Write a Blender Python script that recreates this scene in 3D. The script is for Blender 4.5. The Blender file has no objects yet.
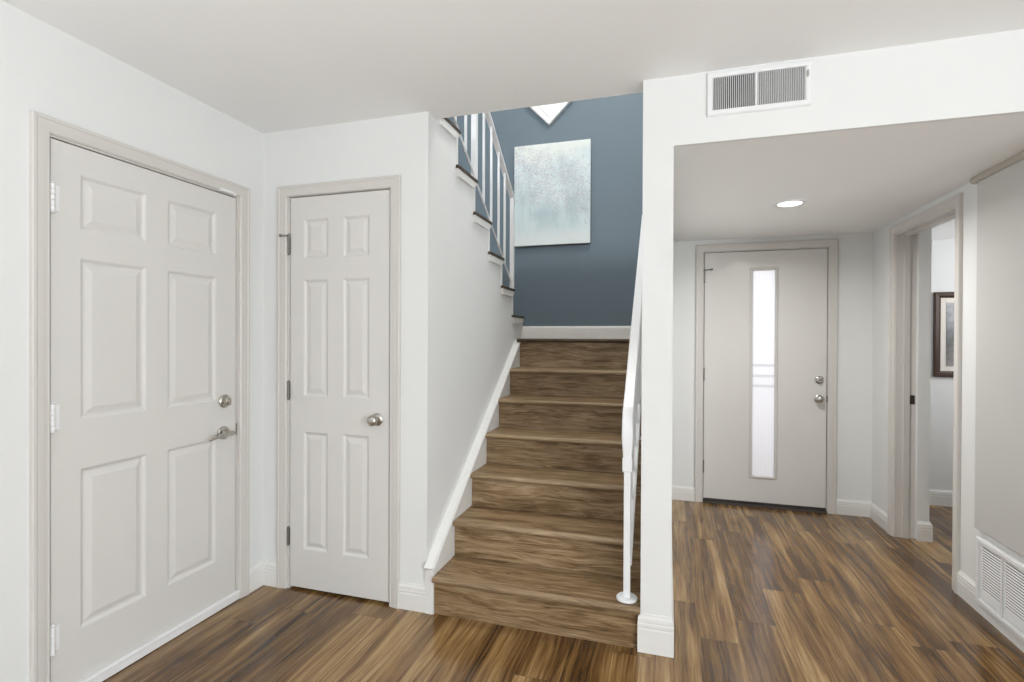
import bpy, bmesh, math, random
from mathutils import Vector, Matrix

# ------------------------------------------------------------------ camera, world, light, exposure
scn = bpy.context.scene
COL = scn.collection
random.seed(7)

CAM_H, YAW, PITCH, ROLL, FPX = 1.337, math.radians(16.75), math.radians(-0.282), math.radians(0.2346), 517.0
fw = Vector((-math.sin(YAW) * math.cos(PITCH), math.cos(YAW) * math.cos(PITCH), math.sin(PITCH)))
rt = Vector((math.cos(YAW), math.sin(YAW), 0))
up = rt.cross(fw)
R_ = math.cos(ROLL) * rt + math.sin(ROLL) * up
U_ = -math.sin(ROLL) * rt + math.cos(ROLL) * up
cam = bpy.data.cameras.new('camera')
cam.sensor_width = 36
cam.lens = FPX / 1024 * 36
cam.clip_start = 0.05
cam_o = bpy.data.objects.new('camera', cam)
m = Matrix((R_, U_, -fw)).transposed().to_4x4()
m.translation = Vector((0, 0, CAM_H))
cam_o.matrix_world = m
COL.objects.link(cam_o)
scn.camera = cam_o

w = bpy.data.worlds.new('world')
scn.world = w
w.use_nodes = True
w.node_tree.nodes['Background'].inputs[0].default_value = (0.85, 0.93, 1.0, 1)
w.node_tree.nodes['Background'].inputs[1].default_value = 0.05

scn.view_settings.view_transform = 'Standard'
scn.view_settings.look = 'None'
scn.view_settings.exposure = 0.0
scn.view_settings.gamma = 1.0
scn.view_settings.use_curve_mapping = False


def area(name, loc, aim, sx, sy, watts, col=(1, 1, 1), shape='RECTANGLE', spread=180):
    l = bpy.data.lights.new(name, 'AREA')
    l.shape = shape
    l.size = sx
    if shape in ('RECTANGLE', 'ELLIPSE'):
        l.size_y = sy
    l.energy = watts
    l.color = col
    l.spread = math.radians(spread)
    o = bpy.data.objects.new(name, l)
    o.location = loc
    o.rotation_euler = (Vector(aim) - Vector(loc)).to_track_quat('-Z', 'Y').to_euler()
    COL.objects.link(o)
    return o


# daylight through the wide glazed opening behind the camera, the windows of the upper hall,
# and the glass of the front door, plus added fill lamps
area('daylight_patio_doors', (0.2, -3.4, 1.2), (0.2, 0, 4.6), 3.6, 2.1, 26, (0.92, 0.965, 1.0))
area('daylight_side_window', (3.3, -1.9, 1.3), (-2.0, -1.8, 3.2), 2.2, 1.7, 178, (0.92, 0.965, 1.0))
area('daylight_upper_hall', (-0.9, -1.4, 3.6), (-1.0, 4.7, 3.0), 2.0, 0.4, 98, (0.92, 0.96, 1.0))
area('stairwell_fill_lamp', (-0.42, 3.0, 4.95), (-0.7, 3.1, 0), 0.5, 0.5, 40, (1.0, 0.97, 0.93), 'DISK')  # added unseen lamp, brightens the stair wall and treads
area('ceiling_fill_from_floor', (0.3, -0.9, 0.04), (0.3, -0.3, 2.44), 4.0, 2.4, 110, (0.95, 0.975, 1.0), 'RECTANGLE', 110)  # added floor-level lamp behind the camera, stands in for bounced daylight
area('side_room_fill', (2.9, 4.2, 1.7), (2.0, 5.0, 1.2), 0.8, 0.8, 13, (0.97, 0.98, 1.0))  # added lamp inside the windowless side room, brightens its far wall
area('daylight_porch', (0.73, 5.15, 1.2), (0.73, 4.5, 1.1), 1.2, 2.1, 21, (0.99, 0.985, 1.0))

# ------------------------------------------------------------------ measured layout (metres)
XL, YC, XW, YK, XK0, XK1 = -2.098, 2.295, -1.120, 2.277, -0.1055, 0.0205
YF, XR, ZH, ZC, YE, YB = 4.521, 1.482, 2.149, 2.44, 2.386, 4.75
RISE, GO, YR1 = 0.187, 0.2502, 2.2837
ZL = 1.337                                  # landing
UGO, UY, URISE, UZ = 0.269, 4.009, 0.1937, 1.5127   # upper flight: going, first nosing, rise, first tread
ZTOP = 5.05
T = 0.12


# ------------------------------------------------------------------ materials
def nodes_of(name):
    mt = bpy.data.materials.new(name)
    mt.use_nodes = True
    nt = mt.node_tree
    return mt, nt, nt.nodes['Principled BSDF']


def N(nt, kind, **kw):
    n = nt.nodes.new(kind)
    for k, v in kw.items():
        if k.startswith('i_'):
            key = k[2:]
            n.inputs[int(key) if key.isdigit() else key].default_value = v
        else:
            setattr(n, k, v)
    return n


def M(nt, op, a, b=None, c=None):
    n = nt.nodes.new('ShaderNodeMath')
    n.operation = op
    for i, v in enumerate((a, b, c)):
        if v is None:
            continue
        if isinstance(v, (int, float)):
            n.inputs[i].default_value = v
        else:
            nt.links.new(v, n.inputs[i])
    return n.outputs[0]


def ramp(nt, fac, stops):
    n = nt.nodes.new('ShaderNodeValToRGB')
    e = n.color_ramp.elements
    while len(e) < len(stops):
        e.new(0.5)
    for i, (p, c) in enumerate(stops):
        e[i].position = p
        e[i].color = (*c, 1)
    nt.links.new(fac, n.inputs[0])
    return n.outputs[0]


def combine(nt, x, y, z):
    n = nt.nodes.new('ShaderNodeCombineXYZ')
    for i, v in enumerate((x, y, z)):
        if isinstance(v, (int, float)):
            n.inputs[i].default_value = v
        else:
            nt.links.new(v, n.inputs[i])
    return n.outputs[0]


def noise(nt, vec, scale, detail=4, rough=0.5, dist=0.0):
    n = N(nt, 'ShaderNodeTexNoise', i_Scale=scale, i_Detail=detail, i_Roughness=rough, i_Distortion=dist)
    nt.links.new(vec, n.inputs['Vector'])
    return n.outputs[0]


def mixc(nt, fac, a, b, mode='MIX'):
    n = nt.nodes.new('ShaderNodeMix')
    n.data_type = 'RGBA'
    n.blend_type = mode
    for idx, v in ((0, fac), (6, a), (7, b)):
        if isinstance(v, (int, float)):
            n.inputs[idx].default_value = v
        elif isinstance(v, tuple):
            n.inputs[idx].default_value = (*v, 1)
        else:
            nt.links.new(v, n.inputs[idx])
    return n.outputs[2]


def bump(nt, bsdf, height, strength, distance):
    b = N(nt, 'ShaderNodeBump', i_Strength=strength, i_Distance=distance)
    nt.links.new(height, b.inputs['Height'])
    nt.links.new(b.outputs[0], bsdf.inputs['Normal'])


def paint(name, col, rough=0.6, grain=0.0, scale=180):
    mt, nt, b = nodes_of(name)
    tc = N(nt, 'ShaderNodeTexCoord').outputs['Object']
    f = noise(nt, tc, 3.0, 3)
    c2 = tuple(x * 0.975 for x in col)
    nt.links.new(mixc(nt, f, c2, col), b.inputs['Base Color'])
    b.inputs['Roughness'].default_value = rough
    b.inputs['Specular IOR Level'].default_value = 0.35
    if grain:
        bump(nt, b, noise(nt, tc, scale, 2), grain, 0.002)
    return mt


def metal(name, col, rough):
    mt, nt, b = nodes_of(name)
    b.inputs['Base Color'].default_value = (*col, 1)
    b.inputs['Metallic'].default_value = 1
    tc = N(nt, 'ShaderNodeTexCoord').outputs['Object']
    f = noise(nt, tc, 90, 2)
    nt.links.new(M(nt, 'MULTIPLY_ADD', f, 0.1, rough - 0.05), b.inputs['Roughness'])
    return mt


def emissive(name, col, strength):
    mt, nt, b = nodes_of(name)
    b.inputs['Base Color'].default_value = (0.76, 0.76, 0.74, 1)
    b.inputs['Emission Color'].default_value = (*col, 1)
    b.inputs['Emission Strength'].default_value = strength
    return mt


def plank_floor():
    mt, nt, b = nodes_of('hickory_plank_floor')
    tc = N(nt, 'ShaderNodeTexCoord').outputs['Object']
    sp = N(nt, 'ShaderNodeSeparateXYZ')
    nt.links.new(tc, sp.inputs[0])
    x, y = sp.outputs[0], sp.outputs[1]
    W, L = 0.178, 1.22
    u = M(nt, 'ADD', M(nt, 'DIVIDE', x, W), 40.23)
    row = M(nt, 'FLOOR', u)
    fu = M(nt, 'FRACT', u)
    wn = N(nt, 'ShaderNodeTexWhiteNoise', noise_dimensions='1D')
    nt.links.new(row, wn.inputs['W'])
    v = M(nt, 'ADD', M(nt, 'DIVIDE', y, L), M(nt, 'MULTIPLY_ADD', wn.outputs[0], 5.0, 20.0))
    colm = M(nt, 'FLOOR', v)
    fv = M(nt, 'FRACT', v)
    w2 = N(nt, 'ShaderNodeTexWhiteNoise', noise_dimensions='2D')
    nt.links.new(combine(nt, row, colm, 0), w2.inputs['Vector'])
    sr = N(nt, 'ShaderNodeSeparateColor')
    nt.links.new(w2.outputs['Color'], sr.inputs[0])
    r, g, bl = sr.outputs
    ox = M(nt, 'MULTIPLY', r, 31.0)
    oy = M(nt, 'MULTIPLY', g, 57.0)
    # slow wander of the grain so streaks sweep into one another
    warp = noise(nt, combine(nt, M(nt, 'MULTIPLY_ADD', x, 4.0, ox), M(nt, 'MULTIPLY_ADD', y, 1.6, oy), 0), 1.0, 2)
    xw = M(nt, 'MULTIPLY_ADD', warp, 0.05, x)
    A = noise(nt, combine(nt, M(nt, 'MULTIPLY_ADD', xw, 19.0, ox), M(nt, 'MULTIPLY_ADD', y, 0.8, oy), bl), 1.0, 6, 0.62, 0.4)
    Bn = noise(nt, combine(nt, M(nt, 'MULTIPLY_ADD', xw, 120.0, oy), M(nt, 'MULTIPLY_ADD', y, 3.2, ox), bl), 1.0, 4, 0.65)
    K = noise(nt, combine(nt, M(nt, 'MULTIPLY_ADD', x, 9.0, oy), M(nt, 'MULTIPLY_ADD', y, 3.0, ox), bl), 1.0, 2)
    tone = M(nt, 'ADD', M(nt, 'MULTIPLY', A, 1.10), M(nt, 'MULTIPLY', Bn, 0.85))
    tone = M(nt, 'ADD', tone, M(nt, 'MULTIPLY', K, 0.25))
    tone = M(nt, 'ADD', tone, M(nt, 'MULTIPLY_ADD', r, 0.18, -0.77))
    # sapwood streaks with hard edges inside a plank
    S = noise(nt, combine(nt, M(nt, 'MULTIPLY_ADD', xw, 9.0, oy), M(nt, 'MULTIPLY_ADD', y, 0.6, ox), bl), 1.0, 2, 0.4)
    sap = N(nt, 'ShaderNodeMapRange', interpolation_type='SMOOTHSTEP', i_1=0.50, i_2=0.545)
    nt.links.new(S, sap.inputs[0])
    tone = M(nt, 'ADD', tone, M(nt, 'MULTIPLY', sap.outputs[0], 0.15))
    c = ramp(nt, tone, [(0.16, (0.042, 0.019, 0.006)), (0.34, (0.105, 0.050, 0.014)), (0.50, (0.195, 0.105, 0.035)),
                        (0.66, (0.30, 0.18, 0.070)), (0.88, (0.46, 0.31, 0.145))])
    eu = M(nt, 'MULTIPLY', M(nt, 'MINIMUM', fu, M(nt, 'SUBTRACT', 1.0, fu)), W)
    ev = M(nt, 'MULTIPLY', M(nt, 'MINIMUM', fv, M(nt, 'SUBTRACT', 1.0, fv)), L)
    e = M(nt, 'MINIMUM', eu, ev)
    seam = M(nt, 'LESS_THAN', e, 0.0011)
    nt.links.new(mixc(nt, M(nt, 'MULTIPLY', seam, 0.6), c, (0.03, 0.015, 0.008)), b.inputs['Base Color'])
    nt.links.new(M(nt, 'MULTIPLY_ADD', Bn, 0.12, 0.12), b.inputs['Roughness'])
    b.inputs['Specular IOR Level'].default_value = 0.7
    bump(nt, b, M(nt, 'SUBTRACT', M(nt, 'MULTIPLY', Bn, 0.25), seam), 0.08, 0.002)
    return mt


def stair_wood(name, stops):
    mt, nt, b = nodes_of(name)
    tc = N(nt, 'ShaderNodeTexCoord').outputs['Object']
    rnd = N(nt, 'ShaderNodeObjectInfo').outputs['Random']
    sp = N(nt, 'ShaderNodeSeparateXYZ')
    nt.links.new(tc, sp.inputs[0])
    x, y, z = sp.outputs
    o = M(nt, 'MULTIPLY', rnd, 83.0)
    warp = noise(nt, combine(nt, M(nt, 'MULTIPLY_ADD', x, 2.2, o), M(nt, 'MULTIPLY', y, 8.0), M(nt, 'MULTIPLY', z, 8.0)), 1.0, 2)
    k = M(nt, 'MULTIPLY', warp, 0.07)
    A = noise(nt, combine(nt, M(nt, 'MULTIPLY_ADD', x, 1.5, o), M(nt, 'MULTIPLY', M(nt, 'ADD', y, k), 20.0),
                          M(nt, 'MULTIPLY', M(nt, 'ADD', z, k), 20.0)), 1.0, 5, 0.55, 0.4)
    Bn = noise(nt, combine(nt, M(nt, 'MULTIPLY_ADD', x, 5.0, o), M(nt, 'MULTIPLY', M(nt, 'ADD', y, k), 130.0),
                           M(nt, 'MULTIPLY', M(nt, 'ADD', z, k), 130.0)), 1.0, 4, 0.6)
    K = noise(nt, combine(nt, M(nt, 'MULTIPLY_ADD', x, 5.0, o), M(nt, 'MULTIPLY', y, 16.0), M(nt, 'MULTIPLY', z, 16.0)), 1.0, 2)
    tone = M(nt, 'ADD', M(nt, 'MULTIPLY', A, 0.95), M(nt, 'MULTIPLY', Bn, 1.05))
    tone = M(nt, 'ADD', tone, M(nt, 'MULTIPLY', K, 0.35))
    tone = M(nt, 'ADD', tone, -0.67)
    nt.links.new(ramp(nt, tone, stops), b.inputs['Base Color'])
    b.inputs['Roughness'].default_value = 0.45
    b.inputs['Specular IOR Level'].default_value = 0.4
    bump(nt, b, Bn, 0.08, 0.001)
    return mt


def canvas_art():
    mt, nt, b = nodes_of('pale_abstract_canvas')
    tc = N(nt, 'ShaderNodeTexCoord').outputs['Object']
    sp = N(nt, 'ShaderNodeSeparateXYZ')
    nt.links.new(tc, sp.inputs[0])
    x, y, z = sp.outputs                       # x -0.36..0.36, z 0..0.94
    soft = noise(nt, combine(nt, M(nt, 'MULTIPLY', x, 4.0), 3.0, M(nt, 'MULTIPLY', z, 3.0)), 1.0, 4, 0.6)
    drip = noise(nt, combine(nt, M(nt, 'MULTIPLY', x, 16.0), 9.0, M(nt, 'MULTIPLY', z, 1.8)), 1.0, 4, 0.6)
    base = ramp(nt, soft, [(0.30, (0.42, 0.50, 0.53)), (0.5, (0.56, 0.65, 0.67)), (0.7, (0.68, 0.74, 0.74))])
    lowm = M(nt, 'SUBTRACT', 1.0, M(nt, 'MULTIPLY', M(nt, 'ABSOLUTE', M(nt, 'SUBTRACT', z, 0.30)), 4.2))
    lowm = M(nt, 'MAXIMUM', lowm, 0.0)
    dk = ramp(nt, drip, [(0.40, (1, 1, 1)), (0.62, (0, 0, 0))])
    c = mixc(nt, M(nt, 'MULTIPLY', M(nt, 'MULTIPLY', lowm, dk), 0.45), base, (0.33, 0.45, 0.48))
    # creamy top and bottom
    edge = M(nt, 'ADD', z, M(nt, 'MULTIPLY', M(nt, 'SUBTRACT', soft, 0.5), 0.35))
    xt = M(nt, 'MULTIPLY', M(nt, 'MULTIPLY', x, x), 0.7)
    topm = ramp(nt, M(nt, 'SUBTRACT', edge, xt), [(0.70, (0, 0, 0)), (0.82, (1, 1, 1))])
    c = mixc(nt, M(nt, 'MULTIPLY', topm, 0.85), c, (0.71, 0.74, 0.70))
    botm = ramp(nt, edge, [(0.05, (1, 1, 1)), (0.17, (0, 0, 0))])
    c = mixc(nt, M(nt, 'MULTIPLY', botm, 0.8), c, (0.70, 0.74, 0.73))
    # band of blossom specks
    v = N(nt, 'ShaderNodeTexVoronoi', i_Scale=80.0, i_Randomness=1.0)
    nt.links.new(combine(nt, x, 0.0, z), v.inputs['Vector'])
    sv = N(nt, 'ShaderNodeSeparateColor')
    nt.links.new(v.outputs['Color'], sv.inputs[0])
    dot = M(nt, 'LESS_THAN', v.outputs['Distance'], M(nt, 'MULTIPLY_ADD', sv.outputs[1], 0.45, 0.12))
    zb = M(nt, 'ADD', z, M(nt, 'MULTIPLY', x, 0.35))
    band = M(nt, 'SUBTRACT', 1.0, M(nt, 'MULTIPLY', M(nt, 'ABSOLUTE', M(nt, 'SUBTRACT', zb, 0.60)), 4.0))
    clump = noise(nt, combine(nt, M(nt, 'MULTIPLY', x, 9.0), 0.0, M(nt, 'MULTIPLY', z, 9.0)), 1.0, 3)
    dens = M(nt, 'GREATER_THAN', M(nt, 'ADD', M(nt, 'MULTIPLY', band, 0.8), clump), M(nt, 'ADD', sv.outputs[0], 0.15))
    sc = ramp(nt, sv.outputs[2], [(0.0, (0.30, 0.34, 0.40)), (0.35, (0.45, 0.42, 0.47)), (0.6, (0.55, 0.40, 0.42)), (1.0, (0.78, 0.78, 0.80))])
    c = mixc(nt, M(nt, 'MULTIPLY', M(nt, 'MULTIPLY', dot, dens), 0.75), c, sc)
    mott = noise(nt, combine(nt, M(nt, 'MULTIPLY', x, 70.0), 1.0, M(nt, 'MULTIPLY', z, 70.0)), 1.0, 3, 0.7)
    mm = ramp(nt, M(nt, 'ADD', mott, M(nt, 'MULTIPLY_ADD', clump, 0.5, -0.2)), [(0.52, (0, 0, 0)), (0.66, (1, 1, 1))])
    c = mixc(nt, M(nt, 'MULTIPLY', M(nt, 'MULTIPLY', mm, M(nt, 'MINIMUM', 1.0, M(nt, 'MAXIMUM', M(nt, 'MULTIPLY_ADD', band, 1.5, 0.5), 0.0))), 0.6), c, (0.40, 0.40, 0.45))
    nt.links.new(c, b.inputs['Base Color'])
    b.inputs['Roughness'].default_value = 0.6
    bump(nt, b, noise(nt, tc, 400, 2), 0.1, 0.001)
    return mt


def reeded_glass():
    mt, nt, b = nodes_of('reeded_frosted_glass')
    nt.nodes.remove(b)
    out = nt.nodes['Material Output']
    tc = N(nt, 'ShaderNodeTexCoord').outputs['Object']
    sp = N(nt, 'ShaderNodeSeparateXYZ')
    nt.links.new(tc, sp.inputs[0])
    x, y, z = sp.outputs
    reed = M(nt, 'SINE', M(nt, 'MULTIPLY', x, 330.0))
    col = ramp(nt, M(nt, 'MULTIPLY_ADD', reed, 0.5, 0.5), [(0.0, (0.86, 0.86, 0.88)), (1.0, (0.92, 0.92, 0.94))])
    # three etched cross bands
    band = 0.0
    for zc in (1.13, 1.045, 0.965):
        d = M(nt, 'LESS_THAN', M(nt, 'ABSOLUTE', M(nt, 'SUBTRACT', z, zc)), 0.011)
        band = M(nt, 'MAXIMUM', band, d)
    col = mixc(nt, M(nt, 'MULTIPLY', band, 0.35), col, (0.45, 0.46, 0.47))
    tr = N(nt, 'ShaderNodeBsdfTranslucent')
    df = N(nt, 'ShaderNodeBsdfDiffuse')
    gl = N(nt, 'ShaderNodeBsdfGlossy', i_Roughness=0.2)
    nt.links.new(col, tr.inputs[0])
    nt.links.new(col, df.inputs[0])
    m1 = N(nt, 'ShaderNodeMixShader', i_0=0.3)
    nt.links.new(tr.outputs[0], m1.inputs[1])
    nt.links.new(df.outputs[0], m1.inputs[2])
    m2 = N(nt, 'ShaderNodeMixShader', i_0=0.06)
    nt.links.new(m1.outputs[0], m2.inputs[1])
    nt.links.new(gl.outputs[0], m2.inputs[2])
    nt.links.new(m2.outputs[0], out.inputs[0])
    return mt


def photo_print():
    mt, nt, b = nodes_of('grey_photo_print')
    tc = N(nt, 'ShaderNodeTexCoord').outputs['Object']
    sp = N(nt, 'ShaderNodeSeparateXYZ')
    nt.links.new(tc, sp.inputs[0])
    x, y, z = sp.outputs
    n1 = noise(nt, tc, 9, 5, 0.65)
    f = M(nt, 'ADD', M(nt, 'MULTIPLY', z, 1.1), M(nt, 'MULTIPLY_ADD', n1, 0.6, -0.35))
    c = ramp(nt, f, [(0.05, (0.30, 0.29, 0.28)), (0.25, (0.12, 0.12, 0.12)), (0.42, (0.20, 0.20, 0.21)), (0.6, (0.42, 0.42, 0.45))])
    nt.links.new(c, b.inputs['Base Color'])
    b.inputs['Roughness'].default_value = 0.3
    return mt


MAT = dict(
    wall=paint('white_wall_paint', (0.80, 0.808, 0.80), 0.75, 0.06),
    ceiling=paint('white_ceiling_paint', (0.90, 0.905, 0.90), 0.85, 0.08, 120),
    blue=paint('slate_blue_wall_paint', (0.135, 0.178, 0.212), 0.5, 0.06),
    trim=paint('greige_trim_paint', (0.665, 0.643, 0.61), 0.38),
    taupe=paint('shaded_taupe_trim_paint', (0.50, 0.45, 0.39), 0.4),  # taupe, with the shade of the downward face put into the colour
    door=paint('warm_white_door_paint', (0.72, 0.705, 0.68), 0.36),
    gloss=paint('semi_gloss_door_paint', (0.72, 0.705, 0.68), 0.2),
    panel=paint('light_grey_panel_paint', (0.60, 0.597, 0.58), 0.5),
    pewter=metal('dark_pewter', (0.22, 0.21, 0.19), 0.35),
    base=paint('white_baseboard_paint', (0.80, 0.795, 0.775), 0.4),
    white=paint('white_enamel', (0.84, 0.845, 0.85), 0.3),
    rail=paint('white_railing_enamel', (0.86, 0.87, 0.88), 0.28),
    nickel=metal('satin_nickel', (0.50, 0.48, 0.44), 0.28),
    brown=paint('dark_bronze_seal', (0.05, 0.04, 0.035), 0.5),
    dark=paint('painted_duct_shade', (0.03, 0.03, 0.028), 0.9),
    duct=paint('grey_duct_metal', (0.15, 0.15, 0.12), 0.5),
    filter=paint('louvre_gap_shade', (0.05, 0.05, 0.048), 0.9),
    floor=plank_floor(),
    tread=stair_wood('oak_plank_stair_wood', [(0.22, (0.085, 0.046, 0.017)), (0.40, (0.190, 0.118, 0.056)),
                                              (0.56, (0.29, 0.195, 0.105)), (0.82, (0.45, 0.33, 0.205))]),
    nose=stair_wood('highlit_nosing_wood', [(0.2, (0.18, 0.115, 0.06)), (0.45, (0.29, 0.20, 0.115)), (0.8, (0.46, 0.345, 0.22))]),  # nosing strip, lighter to paint in the highlight along its edge
    dark_shaded=stair_wood('dark_and_shaded_stair_wood', [(0.2, (0.026, 0.015, 0.008)), (0.5, (0.060, 0.037, 0.020)), (0.8, (0.10, 0.068, 0.04))]),
    canvas=canvas_art(),
    canvas_edge=paint('unpainted_canvas_edge', (0.62, 0.66, 0.67), 0.8),
    glass=reeded_glass(),
    lamp=emissive('lamp_diffuser', (1.0, 0.99, 0.96), 4.0),
    skypane=emissive('daylit_pane', (1.0, 0.99, 0.96), 0.03),
    frame=paint('dark_walnut_frame', (0.055, 0.028, 0.018), 0.35),
    mat=paint('cream_mat_board', (0.80, 0.76, 0.70), 0.8),
    print=photo_print(),
)


# ------------------------------------------------------------------ mesh helpers (world coordinates)
class B:
    def __init__(self):
        self.bm = bmesh.new()

    def box(self, x0, x1, y0, y1, z0, z1, bev=0.0, seg=2):
        t = bmesh.new()
        r = bmesh.ops.create_cube(t, size=1)
        for v in t.verts:
            v.co = Vector(((x0 + x1) / 2 + v.co.x * (x1 - x0), (y0 + y1) / 2 + v.co.y * (y1 - y0), (z0 + z1) / 2 + v.co.z * (z1 - z0)))
        if bev:
            bmesh.ops.bevel(t, geom=t.edges[:], offset=bev, segments=seg, profile=0.5, affect='EDGES')
        self._merge(t)
        return self

    def _merge(self, t):
        me = bpy.data.meshes.new('tmp')
        t.to_mesh(me)
        t.free()
        self.bm.from_mesh(me)
        bpy.data.meshes.remove(me)

    def prism(self, pts, axis, a0, a1, bev=0.0):
        """polygon (two in-plane coordinates, in axis order) extruded along an axis"""
        t = bmesh.new()

        def P(p, a):
            q = list(p)
            q.insert(axis, a)
            return t.verts.new(q)
        lo = [P(p, a0) for p in pts]
        hi = [P(p, a1) for p in pts]
        n = len(pts)
        t.faces.new(lo)
        t.faces.new(hi[::-1])
        for i in range(n):
            t.faces.new((lo[i], hi[i], hi[(i + 1) % n], lo[(i + 1) % n]))
        bmesh.ops.recalc_face_normals(t, faces=t.faces[:])
        if bev:
            bmesh.ops.bevel(t, geom=t.edges[:], offset=bev, segments=2, profile=0.5, affect='EDGES')
        self._merge(t)
        return self

    def tube(self, pts, rad, seg=14, flat=None):
        pts = [Vector(p) for p in pts]
        rads = rad if isinstance(rad, (list, tuple)) else [rad] * len(pts)
        rings = []
        prev = None
        for i, p in enumerate(pts):
            d = (pts[min(i + 1, len(pts) - 1)] - pts[max(i - 1, 0)]).normalized()
            a = prev if prev is not None else (Vector((0, 0, 1)) if abs(d.z) < 0.9 else Vector((1, 0, 0)))
            s = (a - d * a.dot(d)).normalized()
            prev = s
            t2 = d.cross(s)
            k = flat if flat else 1.0
            rings.append([self.bm.verts.new(p + rads[i] * (math.cos(q) * s + k * math.sin(q) * t2))
                          for q in (2 * math.pi * j / seg for j in range(seg))])
        for a, b in zip(rings, rings[1:]):
            for j in range(seg):
                self.bm.faces.new((a[j], a[(j + 1) % seg], b[(j + 1) % seg], b[j]))
        self.bm.faces.new(rings[0][::-1])
        self.bm.faces.new(rings[-1])
        return self

    def lathe(self, c, axis, prof, seg=28):
        """profile (distance along axis, radius)"""
        c, ax = Vector(c), Vector(axis).normalized()
        return self.tube([c + ax * d for d, r in prof], [max(r, 1e-4) for d, r in prof], seg)

    def sweep(self, path, prof, n, closed=False, flip=False):
        """closed profile (a across, b along n) swept along a path with mitred corners"""
        path = [Vector(p) for p in path]
        n = Vector(n)
        m = len(path)
        segs = [(path[(i + 1) % m] - path[i]).normalized() for i in range(m if closed else m - 1)]
        side = [(s.cross(n) if not flip else n.cross(s)) for s in segs]
        rings = []
        for i, p in enumerate(path):
            if closed:
                s0, s1 = side[i - 1], side[i]
            else:
                s0, s1 = side[max(i - 1, 0)], side[min(i, m - 2)]
            mit = (s0 + s1) / (1 + s0.dot(s1))
            rings.append([self.bm.verts.new(p + a * mit + b * n) for a, b in prof])
        k = len(prof)
        fs = []
        pairs = list(zip(rings, rings[1:])) + ([(rings[-1], rings[0])] if closed else [])
        for a, b in pairs:
            for j in range(k):
                fs.append(self.bm.faces.new((a[j], a[(j + 1) % k], b[(j + 1) % k], b[j])))
        if not closed:
            fs.append(self.bm.faces.new(rings[0][::-1]))
            fs.append(self.bm.faces.new(rings[-1]))
        bmesh.ops.recalc_face_normals(self.bm, faces=fs)
        return self


def obj(name, b, mat, parent=None, origin=None, smooth=False):
    bm = b.bm
    bmesh.ops.recalc_face_normals(bm, faces=bm.faces[:]) if smooth else None
    if origin is None:
        origin = parent['_o'] if parent is not None and '_o' in parent else (0, 0, 0)
    o3 = Vector(origin)
    bmesh.ops.translate(bm, verts=bm.verts[:], vec=-o3)
    me = bpy.data.meshes.new(name)
    bm.to_mesh(me)
    bm.free()
    if smooth:
        me.shade_smooth()
        me.set_sharp_from_angle(angle=math.radians(40))
    mats = mat if isinstance(mat, (list, tuple)) else [mat]
    for mm in mats:
        me.materials.append(mm)
    o = bpy.data.objects.new(name, me)
    COL.objects.link(o)
    if parent is not None:
        o.parent = parent
        o3 = o3 - ORIGIN[parent.name]
        ORIGIN[o.name] = Vector(origin)
    else:
        ORIGIN[o.name] = o3
    o.location = o3
    return o


ORIGIN = {}


def part(name, b, mat, parent, smooth=False, origin=None, label=None):
    o = obj(name, b, mat, parent, origin if origin is not None else ORIGIN[parent.name], smooth)
    if label:
        o['label'] = label
    return o


def thing(name, label, cat, loc, group=None):
    o = bpy.data.objects.new(name, None)
    o.empty_display_size = 0.1
    COL.objects.link(o)
    o.location = loc
    ORIGIN[o.name] = Vector(loc)
    return tag(o, label, cat, group)


def tag(o, label, cat, group=None, kind=None):
    o['label'] = label
    o['category'] = cat
    if group:
        o['group'] = group
    if kind:
        o['kind'] = kind
    return o


def struct(name, b, mat, label, cat, smooth=False):
    return tag(obj(name, b, mat, None, (0, 0, 0), smooth), label, cat, kind='structure')


def holed(b, axis, p0, p1, u0, u1, z0, z1, holes):
    """wall slab across an axis (0: in YZ, 1: in XZ), with rectangular openings"""
    us = sorted({u0, u1, *[h[0] for h in holes], *[h[1] for h in holes]})
    zs = sorted({z0, z1, *[h[2] for h in holes], *[h[3] for h in holes]})
    for i in range(len(us) - 1):
        for j in range(len(zs) - 1):
            cu, cz = (us[i] + us[i + 1]) / 2, (zs[j] + zs[j + 1]) / 2
            if any(h[0] < cu < h[1] and h[2] < cz < h[3] for h in holes):
                continue
            if axis == 0:
                b.box(p0, p1, us[i], us[i + 1], zs[j], zs[j + 1])
            else:
                b.box(us[i], us[i + 1], p0, p1, zs[j], zs[j + 1])
    return b


# ------------------------------------------------------------------ door openings
# leaf edges (u0, u1, top), casing inner edges
LD = dict(u0=1.287, u1=2.108, z=2.041, c0=1.279, c1=2.126, cz=2.053, cw=0.058)
CD = dict(u0=-1.9226, u1=-1.3305, z=2.077, c0=-1.9386, c1=-1.3225, cz=2.083, cw=0.057)
FD = dict(u0=0.2886, u1=1.1775, z=2.0423, c0=0.282, c1=1.184, cz=2.049, cw=0.062)
OP = dict(u0=3.338, u1=4.120, z=2.058, c0=3.338, c1=4.120, cz=2.058, cw=0.055)
HL = (LD['u0'] - 0.02, LD['u1'] + 0.02, -0.01, LD['z'] + 0.02)
HC = (CD['u0'] - 0.02, CD['u1'] + 0.02, -0.01, CD['z'] + 0.02)
HF = (FD['u0'] - 0.02, FD['u1'] + 0.02, -0.01, FD['z'] + 0.02)
HO = (OP['u0'], OP['u1'], -0.01, OP['z'])

# ------------------------------------------------------------------ the setting
fl = B().box(-2.3, 3.6, -3.7, 5.3, -0.1, 0)
struct('floor', fl, MAT['floor'], 'brown hickory-look plank floor running through room and foyer', 'floor')

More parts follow.
